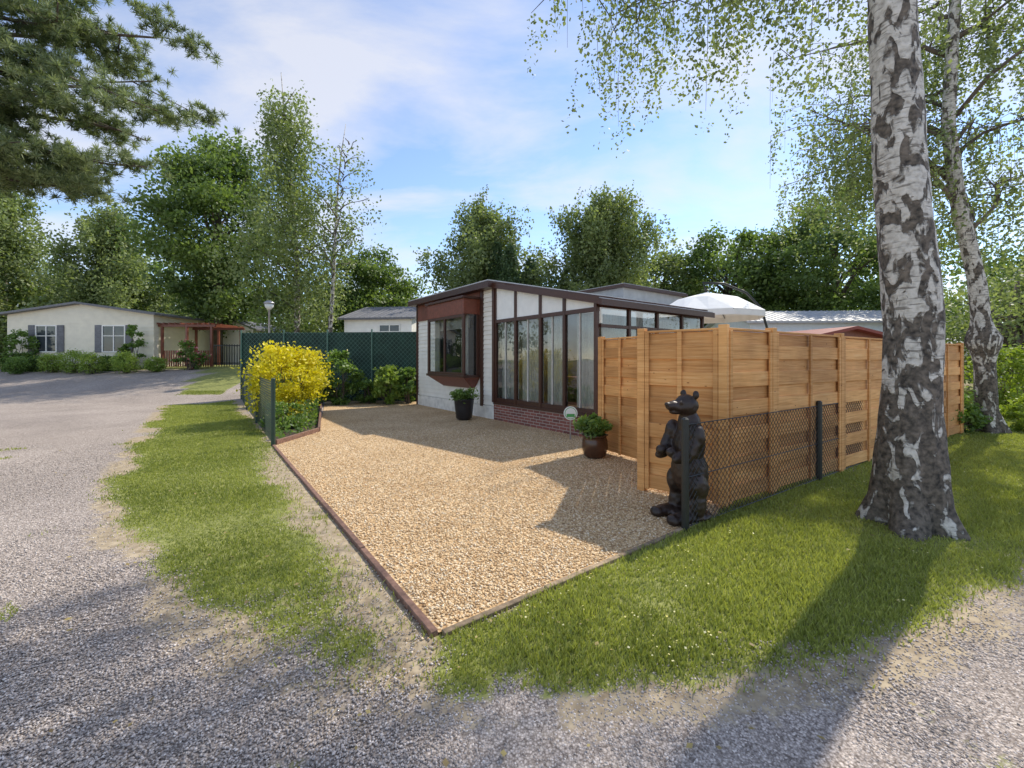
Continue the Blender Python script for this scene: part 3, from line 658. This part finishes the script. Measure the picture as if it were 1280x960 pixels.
def mass(name,items,ls,m,n):
    PPs=[];vv=[]
    for (xx,yy,rx,Hh) in items:
        C,P,v=clumps(16,(xx,yy,Hh*.5+float(gz(yy))),(rx,rx*.8,Hh*.5),Hh*.22,n//16,.2); PPs.append(P);vv.append(v)
    P=np.concatenate(PPs);v=np.concatenate(vv); k=P[:,2]>.8; return leaves(name,P[k],ls,v[k],m)
it=[]
for a in np.linspace(-62,62,46):
    dd=R.uniform(44,62); it.append((dd*math.sin(math.radians(a)),dd*math.cos(math.radians(a)),R.uniform(3,5),R.uniform(7,11)))
mass('distant_trees',it,.42,OAK,2000)
it=[(xx,R.uniform(30,38),R.uniform(1.8,2.6),R.uniform(3.0,5.5)) for xx in np.arange(-46,48,3.0)]
mass('distant_shrubbery',it,.26,GRN,1100)
# ---------- garden plants
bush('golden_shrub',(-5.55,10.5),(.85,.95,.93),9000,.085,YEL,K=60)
bush('garden_shrub',(-5.75,14.2),(.6,.5,.9),3500,.12,GRN,K=30,extra=(60,.05,FLW))
LIME=leafmat('lime_leaves',(.12,.2,.03),(.35,.45,.09))
bush('garden_shrub',(-4.25,14.3),(.4,.4,.65),2500,.16,LIME,K=24)
bush('garden_shrub',(-3.55,14.5),(.35,.35,.65),2000,.12,GRN,K=20)
bush('garden_shrub',(-4.95,14.5),(.4,.35,.4),1800,.11,GRN,K=20); bush('garden_shrub',(-6.6,13.9),(.45,.4,.42),1800,.1,LIME,K=20)
bush('garden_shrub',(-4.9,9.1),(.35,.5,.32),2500,.06,GRN,K=24,extra=(80,.04,FLW))
bush('garden_shrub',(-7.4,13.6),(.7,.6,.6),2500,.1,GRN,K=24)
n=16000; xx=R.uniform(-10,-3,n);yy=R.uniform(7.5,15.6,n);k=sdf(BED,xx,yy)>.06; xx=xx[k];yy=yy[k]
leaves('ground_cover_plants',np.stack([xx,yy,.03+gz(yy)+R.random(len(xx))**2*.6*fbm(xx,yy,1.2,80)],1),.09,R.random(len(xx)),GRN)
YNG=leafmat('young_leaves',(.12,.2,.02),(.36,.44,.06))
bush('wild_shrub',(9.1,8.75),(.5,.4,.4),2500,.09,GRN,K=24); bush('wild_shrub',(10.9,8.9),(.55,.4,.35),2500,.09,YNG,K=24)
bush('wild_shrub',(13.5,11.5),(.8,.7,1.1),4000,.10,YNG,K=40)
# ---------- parasol
pa=empty('cantilever_parasol',(5.6,12.2,0)); b=MB(); rr=1.5
vs=[(0,0,3.45)]+[(rr*math.cos(6.2832*i/16)*(1 if i%2==0 else .93),rr*math.sin(6.2832*i/16)*(1 if i%2==0 else .93),2.82) for i in range(16)]+[(rr*.55*math.cos(6.2832*i/16),rr*.55*math.sin(6.2832*i/16),3.24) for i in range(16)]
fs=[(0,17+i,17+(i+1)%16) for i in range(16)]+[(17+i,1+i,1+(i+1)%16,17+(i+1)%16) for i in range(16)]
b.add(vs,fs,0,None,.5)
b.add([(v[0],v[1],v[2]-(0 if j<16 else .16)) for j,v in enumerate(vs[1:17]+vs[1:17])],[(i,(i+1)%16,16+(i+1)%16,16+i) for i in range(16)],0,None,.3)
b.obj('canopy',[PARA],pa)
b=MB(); b.tube([(1.9,.2,0),(1.9,.2,2.3),(1.7,.2,3.0),(1.2,.1,3.45),(.5,0,3.7),(-.1,0,3.72),(0,0,3.45)],[.035]*7,8); b.tube([(0,0,3.45),(0,0,2.8)],[.02,.02],6)
for i in range(0,16,2): b.tube([(0,0,3.42),(vs[17+i][0],vs[17+i][1],3.21),(vs[1+i][0],vs[1+i][1],2.8)],[.012]*3,4)
b.obj('frame',[BLACKP],pa,True)
# ---------- other houses
PANE=plain('dark_pane',(.05,.06,.07),.08,.3,2,0)
def simple_house(name,loc,rz,W,D,Hh,rise,wins,wall,roofm,zb=None,door=None,ridge='x',shut=True):
    zb=float(gz(loc[1])) if zb is None else zb
    e=empty(name,(loc[0],loc[1],zb),rz); b=MB()
    b.prism([(0,0),(W,0),(W,Hh),(W/2,Hh+rise),(0,Hh)] if ridge=='y' else [(0,0),(W,0),(W,Hh),(0,Hh)],0,D,0)
    for zz in np.arange(.3,Hh-.05,.2): b.box(.0,W,-.012,-.002,zz,zz+.012,0)
    if ridge=='x': 
        for xe in (0,W): b.add([(xe,0,Hh),(xe,D,Hh),(xe,D/2,Hh+rise)],[(0,1,2)],0)
    b.obj('walls',[wall],e)
    b=MB(); ov=.3;t=.1
    if ridge=='y':
        for s in (0,1):
            xa=-ov if s==0 else W+ov; za=Hh-rise*ov/(W/2); b.add([(xa,-ov,za),(W/2,-ov,Hh+rise),(W/2,D+ov,Hh+rise),(xa,D+ov,za),(xa,-ov,za+t),(W/2,-ov,Hh+rise+t),(W/2,D+ov,Hh+rise+t),(xa,D+ov,za+t)],[(0,1,2,3),(4,5,6,7),(0,1,5,4),(3,2,6,7),(0,3,7,4)],0)
    else:
        for s in (0,1):
            ya=-ov if s==0 else D+ov; za=Hh-rise*ov/(D/2); b.add([(-ov,ya,za),(-ov,D/2,Hh+rise),(W+ov,D/2,Hh+rise),(W+ov,ya,za),(-ov,ya,za+t),(-ov,D/2,Hh+rise+t),(W+ov,D/2,Hh+rise+t),(W+ov,ya,za+t)],[(0,1,2,3),(4,5,6,7),(0,1,5,4),(3,2,6,7),(0,3,7,4)],0)
        n=int((W+2*ov)/.3)
        for i in range(n):
            xx=-ov+(W+2*ov)*(i+.5)/n; za=Hh-rise*ov/(D/2)+t
            b.tube([(xx,-ov,za),(xx,D/2,Hh+rise+t)],[.03,.03],5)
    b.obj('roof',[roofm],e)
    f=MB();gl=MB()
    for (xa,xb,za,zc) in wins:
        f.box(xa-.06,xb+.06,-.05,-.014,za-.06,za,0);f.box(xa-.06,xb+.06,-.05,-.014,zc,zc+.06,0);f.box(xa-.06,xa,-.05,-.014,za,zc,0);f.box(xb,xb+.06,-.05,-.014,za,zc,0);f.box((xa+xb)/2-.025,(xa+xb)/2+.025,-.045,-.02,za,zc,0);f.box(xa,xb,-.043,-.022,za+(zc-za)*.6,za+(zc-za)*.6+.04,0)
        gl.box(xa,xb,-.02,-.013,za,zc,0)
        if shut:
            f.box(xa-.42,xa-.08,-.05,-.014,za-.06,zc+.06,1);f.box(xb+.08,xb+.42,-.05,-.014,za-.06,zc+.06,1)
            for zz in np.arange(za,zc,.09): f.box(xa-.39,xa-.11,-.058,-.051,zz,zz+.03,1);f.box(xb+.11,xb+.39,-.058,-.051,zz,zz+.03,1)
    f.obj('window_frames',[WHITE,TILE],e); gl.obj('window_panes',[PANE],e)
    return e
simple_house('cream_bungalow',(-26.2,22),0,7.6,9,2.75,.55,[(1.55,2.55,.85,2.15),(5.0,6.1,.85,2.15)],CREAM,TILE,zb=1.1,ridge='y')
simple_house('white_chalet',(-9.3,23.5),math.radians(-8),3.9,6,2.6,.9,[(2.1,3.2,1.3,2.2)],WHITE,TILE,ridge='x',shut=False)
simple_house('white_garage',(-18.9,27),0,2.4,4,2.3,.5,[],WHITE,TILE,ridge='y',shut=False)
simple_house('white_bungalow',(11.8,21),math.radians(-3),8.5,5,2.45,.7,[(5,6,.9,1.9)],plain('pale_blue_wall',(.75,.81,.85),.6,.05),GREY,ridge='x',shut=False)
simple_house('garden_shed',(9.9,14.3),math.radians(8),3.4,3,2.15,.35,[],BROWN2,REDROOF,ridge='y',shut=False,zb=.05)
simple_house('small_greenhouse',(21.8,19.5),0,1.6,2,1.6,.3,[(.4,1.2,.5,1.4)],WHITE,GREY,ridge='y',shut=False)
pg=empty('pergola',(-18.4,22.3,1.15)); b=MB()
for xx in (0,1.3,2.6): 
    for yy in (0,2.4): b.box(xx-.05,xx+.05,yy-.05,yy+.05,0,2.1,0)
b.box(-.2,2.8,-.04,.04,2.1,2.22,0); b.box(-.2,2.8,2.36,2.44,2.1,2.22,0)
for xx in np.arange(-.1,2.8,.3): b.box(xx-.03,xx+.03,-.2,2.6,2.222,2.30,0)
for xx in np.arange(.1,2.6,.12): b.box(xx,xx+.07,-.02,.0,0,.85,1)
b.obj('frame',[BROWN2,BROWN2],pg)
bush('flowering_shrub',(-16.3,21.4),(.6,.5,.75),2500,.13,GRN,K=24,extra=(250,.12,PNK))
def hedge(name,x0,x1,y0,y1,h):
    n=int((x1-x0)*2600); e=empty(name,(x0,y0,float(gz(y0))-.05)); P=np.stack([R.uniform(0,x1-x0,n),R.uniform(0,y1-y0,n),R.uniform(0,h,n)],1)
    f=R.integers(0,3,n); P[f==0,1]=R.normal(0,.05,(f==0).sum()); P[f==1,2]=h+R.normal(0,.04,(f==1).sum()); leaves('leaves',P,.1,R.uniform(0,.8,n),GRN,e)
hedge('box_hedge',-25.2,-23.2,20.9,21.3,.7); hedge('box_hedge',-20.6,-19.3,21.1,21.5,.7)
for p in ((-22.5,20.7,.46),(-21.3,20.6,.55),(-20.2,20.4,.48),(-18.7,20.5,.5),(-17.5,20.8,.38),(-23.7,20.3,.4)): bush('clipped_shrub',(p[0],p[1]),(p[2],p[2],p[2]),3200,.07,LIME if p[0]>-23 else GRN,K=70)
bush('garden_shrub',(-24.9,21.5),(.5,.5,.95),2500,.14,GRN,K=24); bush('garden_shrub',(-26.6,20.8),(.9,.6,.9),3000,.14,GRN,K=24); bush('garden_shrub',(-19.2,21.5),(.45,.4,1.1),2000,.13,GRN,K=20)
b=MB()
for xx in np.arange(0,1.6,.14): b.box(xx,xx+.03,0,.03,0,1.2,0)
b.box(0,1.6,-.01,.04,1.1,1.16,0); b.box(0,1.6,-.01,.04,.15,.21,0); o=b.obj('garden_gate',[BLACKP]); o.location=(-16.2,23,1.15)
lp=empty('street_lamp',(-11.0,19.2,float(gz(19.2)))); b=MB(); b.lathe([(.07,0),(.07,1),(.045,1.05),(.04,3.15),(.06,3.17)],seg=12,m=0); b.obj('post',[METAL],lp,True)
b=MB(); b.lathe([(.07,3.15),(.16,3.25),(.2,3.4)],seg=16,m=0); b.lathe([(.24,3.41),(.22,3.47),(.1,3.55),(.02,3.58)],seg=16,m=1); b.obj('head',[SIGNW,METAL],lp,True)
# ---------- sky & sun
az=math.radians(49); el=math.radians(48)
w=bpy.data.worlds.new('World'); SC.world=w; w.use_nodes=True; nt=w.node_tree; bg=nt.nodes['Background']
sk=N(nt,'ShaderNodeTexSky'); sk.sky_type='NISHITA'; sk.sun_disc=False; sk.sun_elevation=el; sk.sun_rotation=az; sk.air_density=1.0; sk.dust_density=.1; sk.ozone_density=1.2
tc=N(nt,'ShaderNodeTexCoord'); sx=N(nt,'ShaderNodeSeparateXYZ'); nt.links.new(tc.outputs['Generated'],sx.inputs[0])
ad=N(nt,'ShaderNodeMath',operation='ADD'); nt.links.new(sx.outputs[2],ad.inputs[0]); ad.inputs[1].default_value=.25
mxz=N(nt,'ShaderNodeMath',operation='MAXIMUM'); nt.links.new(ad.outputs[0],mxz.inputs[0]); mxz.inputs[1].default_value=.05
dv=N(nt,'ShaderNodeVectorMath',operation='DIVIDE'); nt.links.new(tc.outputs['Generated'],dv.inputs[0]); nt.links.new(mxz.outputs[0],dv.inputs[1])
mp=N(nt,'ShaderNodeMapping'); mp.inputs['Scale'].default_value=(.7,1.3,1); mp.inputs['Location'].default_value=(2.6,.9,0); mp.inputs['Rotation'].default_value=(0,0,.3); nt.links.new(dv.outputs[0],mp.inputs[0])
n1=N(nt,'ShaderNodeTexNoise',Scale=1.7,Detail=10.0,Roughness=.56,Distortion=.25); nt.links.new(mp.outputs[0],n1.inputs[0])
cr=ramp(nt,[(.44,(0,0,0)),(.64,(1,1,1))],n1.outputs[0])
fm=N(nt,'ShaderNodeMath',operation='MULTIPLY'); nt.links.new(cr.outputs[0],fm.inputs[0]); fm.inputs[1].default_value=.7
skc=mixc(nt,1.0,sk.outputs[0],(1.5,1.5,1.6),'MULTIPLY')
col=mixc(nt,fm.outputs[0],skc,(6.3,6.2,6.3))
nt.links.new(col,bg.inputs[0]); bg.inputs[1].default_value=.15
sd=Vector((math.sin(az)*math.cos(el),math.cos(az)*math.cos(el),math.sin(el)))
L=bpy.data.lights.new('sun','SUN'); L.energy=4.8; L.angle=math.radians(.8); L.color=(1,.92,.79); lo=link(bpy.data.objects.new('sun',L)); lo.rotation_euler=sd.to_track_quat('Z','Y').to_euler(); lo.location=(0,0,30)
cam=bpy.data.cameras.new('camera'); cam.lens=14.9; cam.sensor_width=36; cam.shift_y=-30/1280; cam.clip_end=3000; cam.clip_start=.05
co=link(bpy.data.objects.new('camera',cam)); co.location=(0,0,1.5); co.rotation_euler=(math.radians(90),0,0); SC.camera=co
SC.view_settings.view_transform='Standard'; SC.view_settings.look='None'; SC.view_settings.exposure=0
